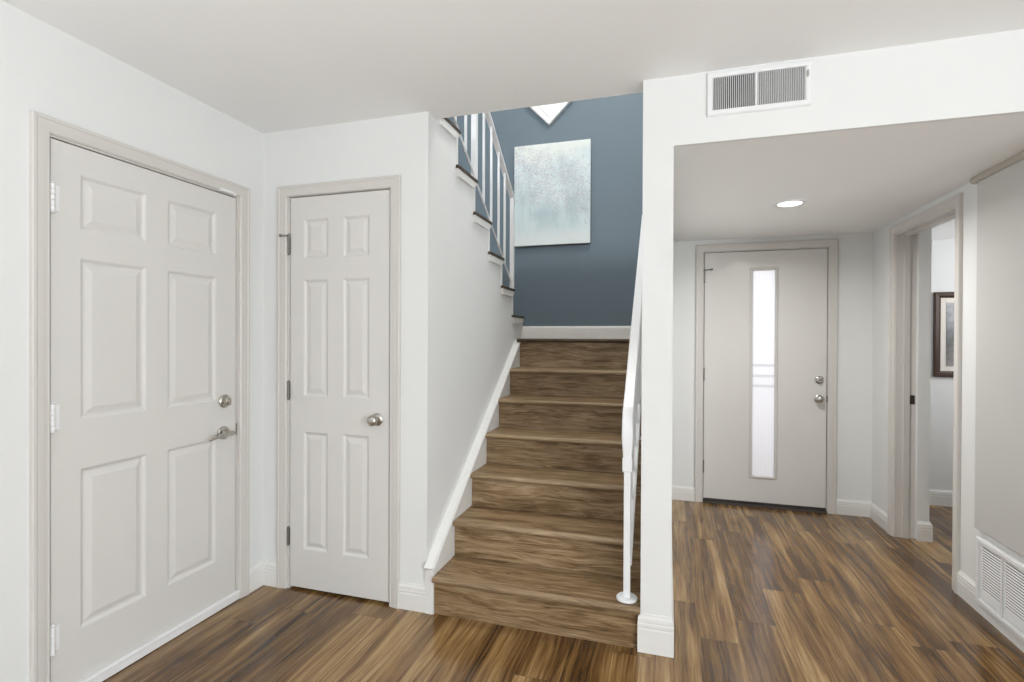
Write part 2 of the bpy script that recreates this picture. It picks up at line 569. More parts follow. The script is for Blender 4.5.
ce = B()
ce.box(XL - T, 3.6, -3.7, YC, ZC, 2.65)
ce.box(XW, XK0, YC, YE, ZC, 2.65)
struct('ceiling', ce, MAT['ceiling'], 'white main ceiling, cut back at the stairwell opening', 'ceiling')
cf = B().box(XK1, 3.2, YK + 0.02, 5.2, ZH, ZH + 0.08)
struct('ceiling_foyer', cf, MAT['ceiling'], 'lower white foyer ceiling holding the round recessed light', 'ceiling')
cu = B().box(XL - T, 3.6, -1.7, YB + T, ZTOP, ZTOP + 0.1)
struct('ceiling_upper', cu, MAT['ceiling'], 'ceiling over the stairwell, hidden above the main ceiling', 'ceiling')

wl = holed(B(), 0, XL - T, XL, -3.7, YB + T, -0.1, ZTOP, [HL])
struct('wall_left', wl, MAT['wall'], 'white wall at far left holding the lever-handled panelled door', 'wall')
wc = holed(B(), 1, YC, YC + 0.1, XL, XW - 0.1, -0.1, ZC + 0.02, [HC])
struct('wall_closet', wc, MAT['wall'], 'white wall around the narrow closet door beside the stairs', 'wall')

# stair side wall with the stepped top of the upper flight
pr = [(YC, -0.1), (YB, -0.1), (YB, ZL - 0.031), (UY - 0.029, ZL - 0.031)]
for k in range(6):
    yk = UY - 0.029 - k * UGO
    zk = UZ + k * URISE - 0.021
    pr += [(yk, zk), (max(yk - UGO, YE), zk)]
pr += [(YE, 2.46), (YC, 2.46)]
ws = B().prism(pr, 0, XW - 0.1, XW)
struct('wall_stair', ws, MAT['wall'], 'white wall left of the lower stairs with stepped top edge', 'wall')

wd = B().box(XK0, XK1, YK, YB + T, -0.1, ZTOP)
struct('wall_column', wd, MAT['wall'], 'narrow white column-like wall end between stairs and foyer', 'wall')
wh = B().box(XK1, 3.5, YK, YK + 0.02, ZH, ZC + 0.05)
struct('wall_header', wh, MAT['wall'], 'white header above the foyer opening carrying the air vent', 'wall')
wb = B().box(XL, XK0, YB, YB + T, 1.2, ZTOP)
struct('wall_blue', wb, MAT['blue'], 'slate blue accent wall at the top of the stairs', 'wall')
wf = holed(B(), 1, YF, YF + T, XK1 - 0.001, XR + T, -0.1, ZH + 0.02, [HF])
struct('wall_front', wf, MAT['wall'], 'white foyer wall around the front door', 'wall')
wr = holed(B(), 0, XR, XR + T, YK, YF, -0.1, ZH + 0.02, [HO])
struct('wall_right', wr, MAT['wall'], 'white foyer wall on the right with doorway and grille', 'wall')
# little room beyond the doorway
wq = B()
wq.box(XR + T, 1.672, 4.085, 5.0, -0.1, ZH + 0.02)
wq.box(1.672, 3.2, 5.0, 5.12, -0.1, ZH + 0.02)
wq.box(3.1, 3.2, YK + 0.2, 5.0, -0.1, ZH + 0.02)
wq.box(XR + T, 3.2, YK + 0.1, YK + 0.2, -0.1, ZH + 0.02)
struct('wall_side_room', wq, MAT['wall'], 'white wall seen through the doorway on the right', 'wall')
# shell behind the camera and upstairs, with its window openings
wk = holed(B(), 1, -3.7, -3.58, XL, 3.5, -0.1, ZC + 0.02, [(-1.7, 2.1, 0.12, 2.36)])
struct('wall_back', wk, MAT['wall'], 'white wall behind the viewer with wide glazed opening', 'wall')
we = holed(B(), 0, 3.5, 3.6, -3.7, YK + 0.1, -0.1, ZC + 0.02, [(-3.1, -0.7, 0.4, 2.25)])
we.box(3.5, 3.6, -1.7, YK, 2.6, ZTOP)
struct('wall_side', we, MAT['wall'], 'white side wall of the room, outside the picture', 'wall')
wu = B().box(XL, 3.5, -1.7, -1.6, 2.6, ZTOP)
wu.box(XK1, 3.5, YK, YK + 0.1, 2.6, ZTOP)
struct('wall_upper', wu, MAT['wall'], 'white walls of the upper hall, above the main ceiling', 'wall')

# ------------------------------------------------------------------ baseboards
BP = [(0, 0), (0.014, 0), (0.0145, 0.078), (0.0125, 0.081), (0.0125, 0.084), (0.0145, 0.087), (0.0145, 0.096),
      (0.0125, 0.099), (0.0125, 0.102), (0.0135, 0.105), (0.012, 0.114), (0.007, 0.121), (0.005, 0.128), (0, 0.128)]


def board(name, path, label, flip=False, k=1.0, closed=False, z=0.0, kx=1.0):
    prof = [(a * kx, b * k + z) for a, b in BP]
    b = B().sweep([(p[0], p[1], 0) for p in path], prof, (0, 0, 1), closed, flip)
    return struct(name, b, MAT['base'], label, 'baseboard')


board('baseboard_corner', [(XL, LD['c1'] + LD['cw']), (XL, YC), (CD['c0'] - CD['cw'], YC)],
      'short white baseboard in the corner between the two panelled doors')
board('baseboard_closet', [(CD['c1'] + CD['cw'], YC), (XW, YC), (XW, YC + 0.0)][:2] + [(XW + 0.0, YC)][:0],
      'short white baseboard between closet door and stairs')
board('baseboard_left', [(XL, -3.5), (XL, LD['c0'] - LD['cw'])], 'white baseboard left of the lever-handled door')
board('baseboard_column', [(XK0, YR1 - 0.003), (XK0, YK), (XK1, YK), (XK1, YF)],
      'tall white baseboard wrapped around the foot of the column', k=1.28, kx=0.8)
board('baseboard_foyer', [(XK1, YF), (FD['c0'] - FD['cw'], YF)], 'white baseboard left of the front door', k=0.9)
board('baseboard_front', [(FD['c1'] + FD['cw'], YF), (XR, YF), (XR, OP['c1'] + OP['cw'])],
      'white baseboard in the foyer corner right of the front door', k=0.9)
board('baseboard_right', [(XR, OP['c0'] - OP['cw']), (XR, YK), ], 'white baseboard under the return grille', k=0.98)
board('baseboard_doorway', [(XR + T + 0.0, 4.085), (1.672, 4.085), (1.672, 5.0)],
      'white baseboard on the wall return inside the doorway')
board('baseboard_side_room', [(1.672, 5.0), (3.1, 5.0)], 'white baseboard far inside the side room')
board('baseboard_landing', [(XL, YB), (XK0, YB)], 'cream baseboard along the blue wall at the landing', z=ZL, k=0.914)

# ------------------------------------------------------------------ casings and jambs
CP = [(0, 0), (0, 0.009), (0.05, 0.011), (0.10, 0.014), (0.18, 0.012), (0.26, 0.013), (0.6, 0.017), (0.72, 0.016),
      (0.78, 0.019), (0.94, 0.019), (1.0, 0.016), (1.0, 0)]


def casing(name, D, wall_at, axis, sign, depth, label, leaf=True):
    """axis 0: wall plane X = wall_at, openings measured along Y; axis 1: plane Y = wall_at"""
    n = Vector((sign, 0, 0)) if axis == 0 else Vector((0, sign, 0))

    def P(u, z):
        return (wall_at, u, z) if axis == 0 else (u, wall_at, z)
    path = [P(D['c0'], 0), P(D['c0'], D['cz']), P(D['c1'], D['cz']), P(D['c1'], 0)]
    fl = (axis == 0) == (sign > 0)
    b = B().sweep(path, [(a * D['cw'], c) for a, c in CP], n, False, fl)
    o = struct(name, b, MAT['trim'], label, 'door trim', smooth=True)
    if leaf:
        g = 0.005
        path = [P(D['u0'] - g, 0), P(D['u0'] - g, D['z'] + g), P(D['u1'] + g, D['z'] + g), P(D['u1'] + g, 0)]
        prof = [(0, 0.0), (0, -0.04), (-0.014, -0.04), (-0.014, -depth), (0.0165, -depth), (0.0165, 0.0)]
        # rim between jamb edge and casing
        part('jamb', B().sweep(path, prof, n, False, fl), MAT['trim'], o)
    return o


c1 = casing('trim_1', LD, XL, 0, 1, T, 'greige casing around the lever-handled door in the left wall')
c2 = casing('trim_2', CD, YC, 1, -1, T, 'greige casing around the narrow closet door')
c3 = casing('trim_3', FD, YF, 1, -1, T, 'greige casing around the front door')
c4 = casing('trim_4', OP, XR, 0, -1, T, 'greige casing around the doorway in the right foyer wall', leaf=False)
# cased opening: jamb lining with stop, and the dark latch strike on its far side
jb = B().sweep([(XR, OP['c0'], 0), (XR, OP['c0'], OP['cz']), (XR, OP['c1'], OP['cz']), (XR, OP['c1'], 0)],
               [(0, 0.001), (-0.010, 0.001), (-0.010, -0.045), (-0.020, -0.045), (-0.020, -0.08), (-0.010, -0.08), (-0.010, -T - 0.002), (0, -T - 0.002)],
               (-1, 0, 0), False, False)
part('jamb', jb, MAT['trim'], c4)
sk = B().box(XR + 0.084, XR + 0.112, OP['c1'] - 0.0135, OP['c1'] - 0.009, 0.905, 0.965, 0.001)
sk.box(XR + 0.090, XR + 0.106, OP['c1'] - 0.015, OP['c1'] - 0.010, 0.918, 0.950)
part('strike_plate', sk, MAT['brown'], c4, label='dark strike plate')
part('strike_plate', B().box(XL - 0.004, XL + 0.0045, 2.1105, 2.1155, 0.842, 0.9, 0.001), MAT['nickel'], c1, label='nickel strike plate')
part('strike_plate', B().box(1.1795, 1.1835, YF - 0.004, YF + 0.01, 0.855, 0.905, 0.001), MAT['brown'], c3, label='dark strike plate')


# ------------------------------------------------------------------ doors
def panel_leaf(place, W, H, th, cols, rows):
    """moulded six-panel leaf; place(u, depth, z) maps leaf coordinates to the room (depth 0 = face)"""
    b = B()
    bm = b.bm
    us = sorted({0, W, *[c for p in cols for c in p]})
    zs = sorted({0, H, *[c for p in rows for c in p]})

    def q(*pts):
        bm.faces.new([bm.verts.new(place(*p)) for p in pts])
    for i in range(len(us) - 1):
        for j in range(len(zs) - 1):
            a, c, d, e = us[i], us[i + 1], zs[j], zs[j + 1]
            if (a, c) in cols and (d, e) in rows:
                steps = [(0, 0), (0.006, 0.003), (0.011, 0.0085), (0.016, 0.0095), (0.022, 0.0085), (0.040, 0.0025), (0.043, 0.002)]
                rings = []
                for ins, dep in steps:
                    rings.append([(a + ins, dep, d + ins), (c - ins, dep, d + ins), (c - ins, dep, e - ins), (a + ins, dep, e - ins)])
                for r0, r1 in zip(rings, rings[1:]):
                    for k in range(4):
                        q(r0[k], r0[(k + 1) % 4], r1[(k + 1) % 4], r1[k])
                q(*rings[-1])
            else:
                q((a, 0, d), (c, 0, d), (c, 0, e), (a, 0, e))
    q((0, th, 0), (0, th, H), (W, th, H), (W, th, 0))
    for s, t in (((0, 0), (W, 0)), ((W, 0), (W, H)), ((W, H), (0, H)), ((0, H), (0, 0))):
        q((s[0], 0, s[1]), (s[0], th, s[1]), (t[0], th, t[1]), (t[0], 0, t[1]))
    bmesh.ops.remove_doubles(bm, verts=bm.verts[:], dist=1e-5)
    bmesh.ops.recalc_face_normals(bm, faces=bm.faces[:])
    return b


def hinge(parent, x, y, z, mat, h=0.1, r=0.0062, plate=None, label=None):
    b = B()
    for k in range(5):
        a = z - h / 2 + k * h / 5
        b.tube([(x, y, a + 0.0006), (x, y, a + h / 5 - 0.0006)], r, 12)
    b.lathe((x, y, z + h / 2), (0, 0, 1), [(0, r * 0.8), (0.003, r * 1.15), (0.006, r * 0.9), (0.008, 0.001)], 12)
    b.lathe((x, y, z - h / 2), (0, 0, -1), [(0, r * 0.8), (0.003, r * 1.15), (0.006, r * 0.9), (0.008, 0.001)], 12)
    if plate:
        b.box(*plate)
    return part('hinge', b, mat, parent, smooth=True, label=label)


# door_1: in the left wall, lever handle, deadbolt, white hinges, weather sweep
z0 = 0.012
d1 = panel_leaf(lambda u, d, z: (XL - 0.001 - d, LD['u0'] + u, z0 + z), LD['u1'] - LD['u0'], LD['z'] - z0, 0.035,
                [(0.097, 0.351), (0.448, 0.702)], [(0.232, 0.832), (1.016, 1.618), (1.724, 1.928)])
door1 = tag(obj('door_1', d1, MAT['door'], None, (XL, LD['u0'], 0)), 'white six-panel door with lever handle in the left wall', 'door', kind='structure')
for hz in (1.832, 1.048, 0.256):
    hinge(door1, XL + 0.007, LD['u0'] + 0.001, hz, MAT['white'], 0.098, 0.0075,
          (XL - 0.0005, XL + 0.002, LD['u0'] + 0.004, LD['u0'] + 0.026, hz - 0.045, hz + 0.045), label='white painted hinge')
sw = B().prism([(XL, 0.004), (XL + 0.012, 0.004), (XL + 0.012, 0.034), (XL + 0.016, 0.037), (XL + 0.016, 0.043), (XL + 0.010, 0.047), (XL, 0.047)],
               1, LD['u0'] + 0.004, LD['u1'] + 0.014)
sw.bm.transform(Matrix.Identity(4))
part('door_sweep', sw, MAT['white'], door1, label='white weather strip along the bottom')
db = B().lathe((XL, 2.036, 1.022), (1, 0, 0), [(0, 0.032), (0.006, 0.033), (0.011, 0.029), (0.013, 0.022), (0.024, 0.021), (0.026, 0.017), (0.0262, 0.001)])
dbo = part('deadbolt', db, MAT['nickel'], door1, smooth=True, label='round nickel deadbolt')
part('thumb_turn', B().box(XL + 0.026, XL + 0.042, 2.031, 2.041, 1.003, 1.041, 0.003), MAT['nickel'], dbo)
lv = B().lathe((XL, 2.03, 0.866), (1, 0, 0), [(0, 0.032), (0.005, 0.033), (0.010, 0.030), (0.013, 0.016), (0.045, 0.012), (0.056, 0.012), (0.062, 0.008)])
rose = part('lever_handle', lv, MAT['nickel'], door1, smooth=True, label='nickel lever handle')
lp = B().tube([(XL + 0.052, 2.045, 0.866), (XL + 0.056, 2.02, 0.867), (XL + 0.057, 1.985, 0.869), (XL + 0.055, 1.95, 0.865), (XL + 0.049, 1.925, 0.857), (XL + 0.043, 1.91, 0.853)],
              [0.010, 0.011, 0.0095, 0.0085, 0.008, 0.006], 12, 0.75)
part('lever', lp, MAT['nickel'], rose, smooth=True)

# door_2: narrow closet door with knob
z0 = 0.014
d2 = panel_leaf(lambda u, d, z: (CD['u0'] + u, YC + 0.001 + d, z0 + z), CD['u1'] - CD['u0'], CD['z'] - z0, 0.035,
                [(0.083, 0.233), (0.323, 0.477)], [(0.202, 0.826), (1.012, 1.628), (1.738, 1.946)])
door2 = tag(obj('door_2', d2, MAT['door'], None, (CD['u0'], YC, 0)), 'narrow white six-panel closet door with round knob', 'door', kind='structure')
for hz in (1.826, 1.056, 0.281):
    hinge(door2, CD['u0'] - 0.006, YC - 0.006, hz, MAT['pewter'], 0.088, 0.006,
          (CD['u0'] - 0.018, CD['u0'] + 0.001, YC - 0.002, YC + 0.0, hz - 0.042, hz + 0.042), label='dark metal hinge')
hs = B().tube([(CD['u0'] - 0.004, YC - 0.008, 1.877), (CD['u0'] - 0.038, YC - 0.022, 1.877)], 0.0035, 10)
hs.lathe((CD['u0'] - 0.038, YC - 0.022, 1.877), (-1, -0.3, 0), [(0, 0.005), (0.004, 0.008), (0.010, 0.008), (0.012, 0.004)], 12)
hs.lathe((CD['u0'] - 0.005, YC - 0.007, 1.868), (0, 0, 1), [(0, 0.007), (0.016, 0.007), (0.02, 0.003)], 12)
part('hinge_pin_stop', hs, MAT['pewter'], door2, smooth=True, label='dark metal door stop on the top hinge')


def knob(parent, x, y, z, name='door_knob', s=1.0, label='round satin nickel knob'):
    b = B().lathe((x, y, z), (0, -1, 0), [(0, 0.031 * s), (0.004, 0.032 * s), (0.008, 0.029 * s), (0.012, 0.015 * s), (0.026, 0.012 * s)])
    p = part('rose' if name == 'door_knob' else name, b, MAT['nickel'], parent, smooth=True)
    p.name = name
    k = B().lathe((x, y - 0.022, z), (0, -1, 0), [(0, 0.012 * s), (0.006, 0.021 * s), (0.014, 0.027 * s), (0.024, 0.0285 * s), (0.034, 0.026 * s), (0.041, 0.019 * s), (0.044, 0.011 * s), (0.0445, 0.001)])
    ORIGIN[p.name] = ORIGIN[parent.name]
    part('knob', k, MAT['nickel'], p, smooth=True, origin=ORIGIN[parent.name])
    p['label'] = label
    return p


knob(door2, -1.397, YC, 0.927)
part('latch_plate', B().box(CD['u1'] - 0.002, CD['u1'] + 0.0025, YC + 0.002, YC + 0.02, 0.892, 0.922), MAT['nickel'], door2)

# door_3: front door, flush with one tall glass lite
G0, G1, GZ0, GZ1 = 0.652, 0.815, 0.245, 1.888
z0 = 0.035
d3 = holed(B(), 1, YF + 0.002, YF + 0.046, FD['u0'], FD['u1'], z0, FD['z'], [(G0 - 0.001, G1 + 0.001, GZ0 - 0.001, GZ1 + 0.001)])
door3 = tag(obj('door_3', d3, MAT['gloss'], None, (0, 0, 0)), 'flush white front door with one tall narrow glass lite', 'door', kind='structure')
lt = B().sweep([(G0, YF + 0.002, GZ0), (G1, YF + 0.002, GZ0), (G1, YF + 0.002, GZ1), (G0, YF + 0.002, GZ1)],
               [(0, -0.014), (0, 0.004), (0.004, 0.008), (0.014, 0.008), (0.02, 0.004), (0.022, -0.001), (0.022, -0.001), (0, -0.014)][:-2] + [(0.022, 0.0)], (0, -1, 0), True, False)
lo = part('lite_frame', lt, MAT['trim'], door3)
part('glass_pane', B().box(G0 - 0.0008, G1 + 0.0008, YF + 0.012, YF + 0.018, GZ0 - 0.0008, GZ1 + 0.0008), MAT['glass'], lo, label='frosted reeded glass with cross bands')
for hz in (1.85, 1.05, 0.295):
    hinge(door3, FD['u0'] - 0.003, YF - 0.004, hz, MAT['pewter'], 0.092, 0.007, label='dark metal hinge')
hs = B().tube([(FD['u0'] + 0.0, YF - 0.008, 1.902), (FD['u0'] + 0.05, YF - 0.024, 1.905)], 0.0035, 10)
hs.lathe((FD['u0'] + 0.05, YF - 0.024, 1.905), (1, -0.2, 0), [(0, 0.005), (0.004, 0.008), (0.010, 0.008), (0.012, 0.004)], 12)
hs.lathe((FD['u0'] - 0.003, YF - 0.006, 1.895), (0, 0, 1), [(0, 0.007), (0.014, 0.007), (0.018, 0.003)], 12)
part('hinge_pin_stop', hs, MAT['pewter'], door3, smooth=True, label='dark metal door stop on the top hinge')
dbo = part('deadbolt', B().lathe((1.125, YF + 0.002, 1.026), (0, -1, 0), [(0, 0.031), (0.006, 0.032), (0.011, 0.028), (0.013, 0.021), (0.022, 0.020), (0.024, 0.001)]),
           MAT['nickel'], door3, smooth=True, label='round nickel deadbolt')
part('thumb_turn', B().box(1.120, 1.130, YF - 0.038, YF - 0.02, 1.007, 1.045, 0.003), MAT['nickel'], dbo)
knob(door3, 1.124, YF + 0.002, 0.879)
part('bottom_seal', B().box(FD['u0'], FD['u1'], YF + 0.001, YF + 0.04, 0.022, 0.0352), MAT['brown'], door3, label='dark rubber seal')
th = B().prism([(YF - 0.03, 0), (YF - 0.03, 0.006), (YF - 0.012, 0.016), (YF + T, 0.016), (YF + T, 0)], 0, FD['u0'] - 0.0035, FD['u1'] + 0.0035)
struct('trim_5', th, MAT['brown'], 'dark threshold strip under the front door', 'threshold')

# door_4: flat utility closet panel in the right wall above the grille, with the trim over it
d4 = B().box(XR - 0.024, XR, 2.42, 3.108, 0.412, 2.118, 0.004)
tag(obj('door_4', d4, MAT['panel'], None, (0, 0, 0)), 'plain flat utility door in the right wall above the grille', 'door', kind='structure')
t4 = B().prism([(XR, 2.119), (XR - 0.026, 2.119), (XR - 0.032, 2.126), (XR - 0.034, 2.140), (XR - 0.028, ZH), (XR, ZH)], 1, 2.38, 3.15)
struct('trim_6', t4, MAT['taupe'], 'shade-darkened taupe trim strip over the flat utility door', 'trim')

# small white alarm contact on the head of the left door casing
sn = thing('door_sensor', 'small white alarm contact on the head casing of the lever-handled door', 'sensor', (XL + 0.012, 2.04, 2.055))
part('housing', B().box(XL + 0.010, XL + 0.026, 1.992, 2.066, 2.048, 2.062, 0.003), MAT['white'], sn)
part('magnet', B().box(XL + 0.010, XL + 0.021, 2.072, 2.092, 2.048, 2.060, 0.003), MAT['white'], sn)

# ------------------------------------------------------------------ staircases
XT0, XT1 = XW + 0.043, XK0 - 0.0006
TH = 0.027
st = thing('staircase', 'lower flight of seven brown wood steps rising to the landing', 'stairs', ((XT0 + XT1) / 2, YR1, 0))


def tread_poly(yn, yb, z, th=TH, s=1):
    """rounded nosing at yn (towards the viewer when s = 1)"""
    p = [(yb, z), (yb, z - th)]
    r = th / 2
    for i in range(7):
        a = -math.pi / 2 + math.pi * i / 6
        p.append((yn + s * r - s * r * math.cos(a), z - r + r * math.sin(a)))
    return p


for k in range(7):
    y, z = YR1 + k * GO, ((k + 1) * RISE if k < 6 else ZL)
    part('riser', B().box(XT0, XT1, y + 0.004, y + 0.022, k * RISE, z - TH), MAT['tread'], st, origin=(XT0, y, z))
    if k < 6:
        part('tread', B().box(XT0, XT1, y - 0.004, y + GO + 0.004, z - TH, z - 0.0012), MAT['tread'], st, origin=(XT0, y, z))
        part('nosing', B().prism(tread_poly(y - 0.027, y - 0.0042, z), 0, XT0, XT1), MAT['nose'], st, origin=(XT0, y, z), smooth=True)
yl = YR1 + 6 * GO
part('landing_nosing', B().prism(tread_poly(yl - 0.025, yl + 0.08, ZL), 0, XT0 - 0.018, XT1), MAT['dark_shaded'], st, origin=(XT0, yl, ZL), smooth=True)  # same wood as the treads, front-face shade put into the darker colour
struct('floor_landing', B().box(XL + 0.001, XT1, yl + 0.0805, YB - 0.0005, ZL - TH, ZL), MAT['tread'], 'brown wood stair landing below the blue wall', 'landing')

# upper flight, doubling back over the closet: white risers, dark tread ends
us = thing('staircase', 'upper flight with dark tread ends climbing back over the closet', 'stairs', ((XL + XW) / 2, UY, ZL))
XE = XW + 0.020
for k in range(6):
    yn, z = UY - k * UGO, UZ + k * URISE
    yr = yn - 0.010
    zt = 0.018
    part('riser', B().box(XL + 0.001, XW + 0.006, yr - 0.018, yr, z - URISE if k else ZL, z - zt), MAT['base'], us)
    yb = max(yn - 0.312, YE + 0.004)
    yi = max(yr - UGO, YE + 0.004)
    part('tread', B().prism(tread_poly(yn, yi, z, zt, -1), 0, XL + 0.001, XE), MAT['dark_shaded'], us, smooth=True, origin=(XE, yn, z))
    if yb < yi:
        part('tread_return', B().box(XW + 0.0065, XE, yb, yi, z - zt, z, 0.003), MAT['dark_shaded'], us, origin=(XE, yn, z))
    part('scotia', B().prism([(yb + 0.008, z - zt), (yr + 0.002, z - zt), (yr - 0.012, z - zt - 0.018), (yr - 0.045, z - zt - 0.040), (yb + 0.03, z - zt - 0.040)],
                             0, XW, XE - 0.004), MAT['base'], us, label='white moulding under a tread end')

# skirt board along the lower flight, with its moulded cap and foot block
sb0, sb1 = (2.262, 0.228), (3.80, 1.325)
sk = B().prism([(YC - 0.016, 0), (YC - 0.016, sb0[1] - 0.014), sb0, sb1, (yl + 0.02, ZL - 0.05), (yl + 0.02, 0)], 0, XW, XT0 - 0.001)
skb = struct('trim_7', sk, MAT['base'], 'white skirt board up the left side of the lower stairs', 'trim')
L = Vector((0, sb1[0] - sb0[0], sb1[1] - sb0[1])).normalized()
cp = B().sweep([(XW, sb0[0] + 0.012, sb0[1] - 0.002), (XW, sb1[0], sb1[1])],
               [(0, 0), (0, 0.046), (0.008, 0.049), (0.014, 0.045), (0.024, 0.043), (0.030, 0.030), (0.036, 0.012), (0.038, 0)],
               (1, 0, 0), False, False)
part('cap_moulding', cp, MAT['base'], skb, smooth=True)


# ------------------------------------------------------------------ railings
def sq(b, x, y, z0, z1, r, bev=0.002):
    return b.box(x - r, x + r, y - r, y + r, z0, z1, bev)


def slope_bar(b, x0, x1, y0, z0, y1, z1, th):
    return b.prism([(y0, z0 - th), (y1, z1 - th), (y1, z1), (y0, z0)], 0, x0, x1, 0.003)


SL = RISE / GO
RX = -0.167
ra = thing('stair_railing', 'white metal railing beside the column, right of the lower stairs', 'railing', (RX, 2.335, RISE))


def ztop(y):
    return 1.012 + SL * (y - 2.36)


def post(parent, x, y, zfoot, ztp, r, flange=True):
    p = part('newel_post', sq(B(), x, y, zfoot, ztp, r), MAT['rail'], parent)
    if flange:
        f = B().lathe((x, y, zfoot), (0, 0, 1), [(0, 0.046), (0.007, 0.046), (0.011, 0.042), (0.012, 0.02)], 28)
        fo = part('base_flange', f, MAT['rail'], p, smooth=True, origin=ORIGIN[parent.name])
        s = B()
        for a in (0.6, 2.2, 3.9, 5.4):
            s.lathe((x + 0.033 * math.cos(a), y + 0.033 * math.sin(a), zfoot + 0.0105), (0, 0, 1), [(0, 0.005), (0.002, 0.0045), (0.003, 0.001)], 10)
    return p


p0 = post(ra, RX, 2.335, RISE, 0.83, 0.0145)
part('collar', sq(B(), RX, 2.335, 0.752, 0.812, 0.0215, 0.004), MAT['rail'], p0, origin=ORIGIN[ra.name])
post(ra, RX, 3.14, 4 * RISE, ztop(3.14) - 0.02, 0.0145)
post(ra, RX, 4.045, ZL, ztop(4.045) - 0.02, 0.0145)
# top rail: flat bar that turns down into the newel at its lower end
yy, zz = 2.36, 1.012
tr = B()
path = [(RX, 2.335, 0.80), (RX, 2.325, 0.90)] + [(RX, 2.325 + 0.004 + 0.03 * t * t, 0.90 + 0.10 * t) for t in (0.35, 0.7, 1.0)]
path += [(RX, y, ztop(y) - 0.012) for y in (2.40, 2.6, 3.2, 4.07)]
prof_w, prof_t = 0.0245, 0.012
bm = tr.bm
rings = []
pv = [Vector(p) for p in path]
for i, p in enumerate(pv):
    d = (pv[min(i + 1, len(pv) - 1)] - pv[max(i - 1, 0)]).normalized()
    nrm = Vector((1, 0, 0)).cross(d).normalized()
    ww = prof_w if i > 0 else 0.018
    rings.append([bm.verts.new(p + Vector((sx * ww, 0, 0)) + nrm * sz * prof_t) for sx, sz in
                  ((-1, -0.6), (-0.8, -1), (0.8, -1), (1, -0.6), (1, 0.6), (0.8, 1), (-0.8, 1), (-1, 0.6))])
for a, c in zip(rings, rings[1:]):
    for j in range(8):
        bm.faces.new((a[j], a[(j + 1) % 8], c[(j + 1) % 8], c[j]))
bm.faces.new(rings[0][::-1])
bm.faces.new(rings[-1])
bmesh.ops.recalc_face_normals(bm, faces=bm.faces[:])
part('top_rail', tr, MAT['rail'], ra, smooth=True)
BOT = 0.63
bt = slope_bar(B(), RX - 0.0125, RX + 0.021, 2.335, ztop(2.335) - BOT, 4.045, ztop(4.045) - BOT, 0.03)
part('bottom_rail', bt, MAT['rail'], ra)
y = 2.335 + 0.1345
while y < 4.0:
    if abs(y - 3.14) > 0.05:
        part('baluster', sq(B(), RX, y, ztop(y) - BOT - 0.01, ztop(y) - 0.02, 0.0065, 0.0), MAT['rail'], ra)
    y += 0.1343

# railing of the upper flight
UX = -1.113
USL = URISE / UGO
rb = thing('stair_railing', 'white metal railing with slender balusters on the upper flight', 'railing', (UX, 3.69, UZ + URISE))


def uz(yy):
    return 2.391 + USL * (3.69 - yy)


post(rb, UX, 3.69, UZ + URISE, uz(3.69) - 0.005, 0.0145, False)
post(rb, UX, 2.902, UZ + 4 * URISE, uz(2.902) - 0.02, 0.0165, False)
part('top_rail', slope_bar(B(), UX - 0.018, UX + 0.018, 3.715, uz(3.715), 2.42, uz(2.42), 0.02), MAT['rail'], rb)
part('bottom_rail', slope_bar(B(), UX - 0.006, UX + 0.006, 3.69, uz(3.69) - 0.645, 2.46, uz(2.46) - 0.645, 0.010), MAT['rail'], rb)
for yy in (2.608, 2.762, 3.065, 3.211, 3.367, 3.504):
    part('baluster', sq(B(), UX, yy, uz(yy) - 0.655, uz(yy) - 0.015, 0.0065, 0.0), MAT['rail'], rb)

# ------------------------------------------------------------------ things on the walls
# canvas painting on the blue wall
pa = thing('canvas_painting', 'pale blue abstract canvas with speckled blossoms on the slate blue wall', 'painting', (-1.04, YB - 0.045, 2.212))
part('stretcher', B().box(-1.397, -0.681, YB - 0.043, YB - 0.001, 2.213, 3.150), MAT['canvas_edge'], pa)
part('canvas', B().box(-1.4, -0.678, YB - 0.045, YB - 0.040, 2.21, 3.153, 0.002), MAT['canvas'], pa)

# diamond window high on the blue wall
hd = 0.42
dc = (-1.066, 3.326 + hd)
dm = thing('diamond_window', 'white diamond-shaped window frame high on the blue wall', 'window', (dc[0], YB, dc[1] - hd))
dpath = [(dc[0], YB, dc[1] - hd), (dc[0] + hd, YB, dc[1]), (dc[0], YB, dc[1] + hd), (dc[0] - hd, YB, dc[1])]
part('frame', B().sweep(dpath, [(0, 0), (0, 0.045), (-0.01, 0.05), (-0.03, 0.05), (-0.036, 0.042), (-0.05, 0.038), (-0.055, 0.02), (-0.06, 0)], (0, -1, 0), True, False), MAT['white'], dm)
hh = hd - 0.08
part('pane', B().prism([(dc[0], dc[1] - hh), (dc[0] + hh, dc[1]), (dc[0], dc[1] + hh), (dc[0] - hh, dc[1])], 1, YB - 0.030, YB - 0.001), MAT['skypane'], dm)

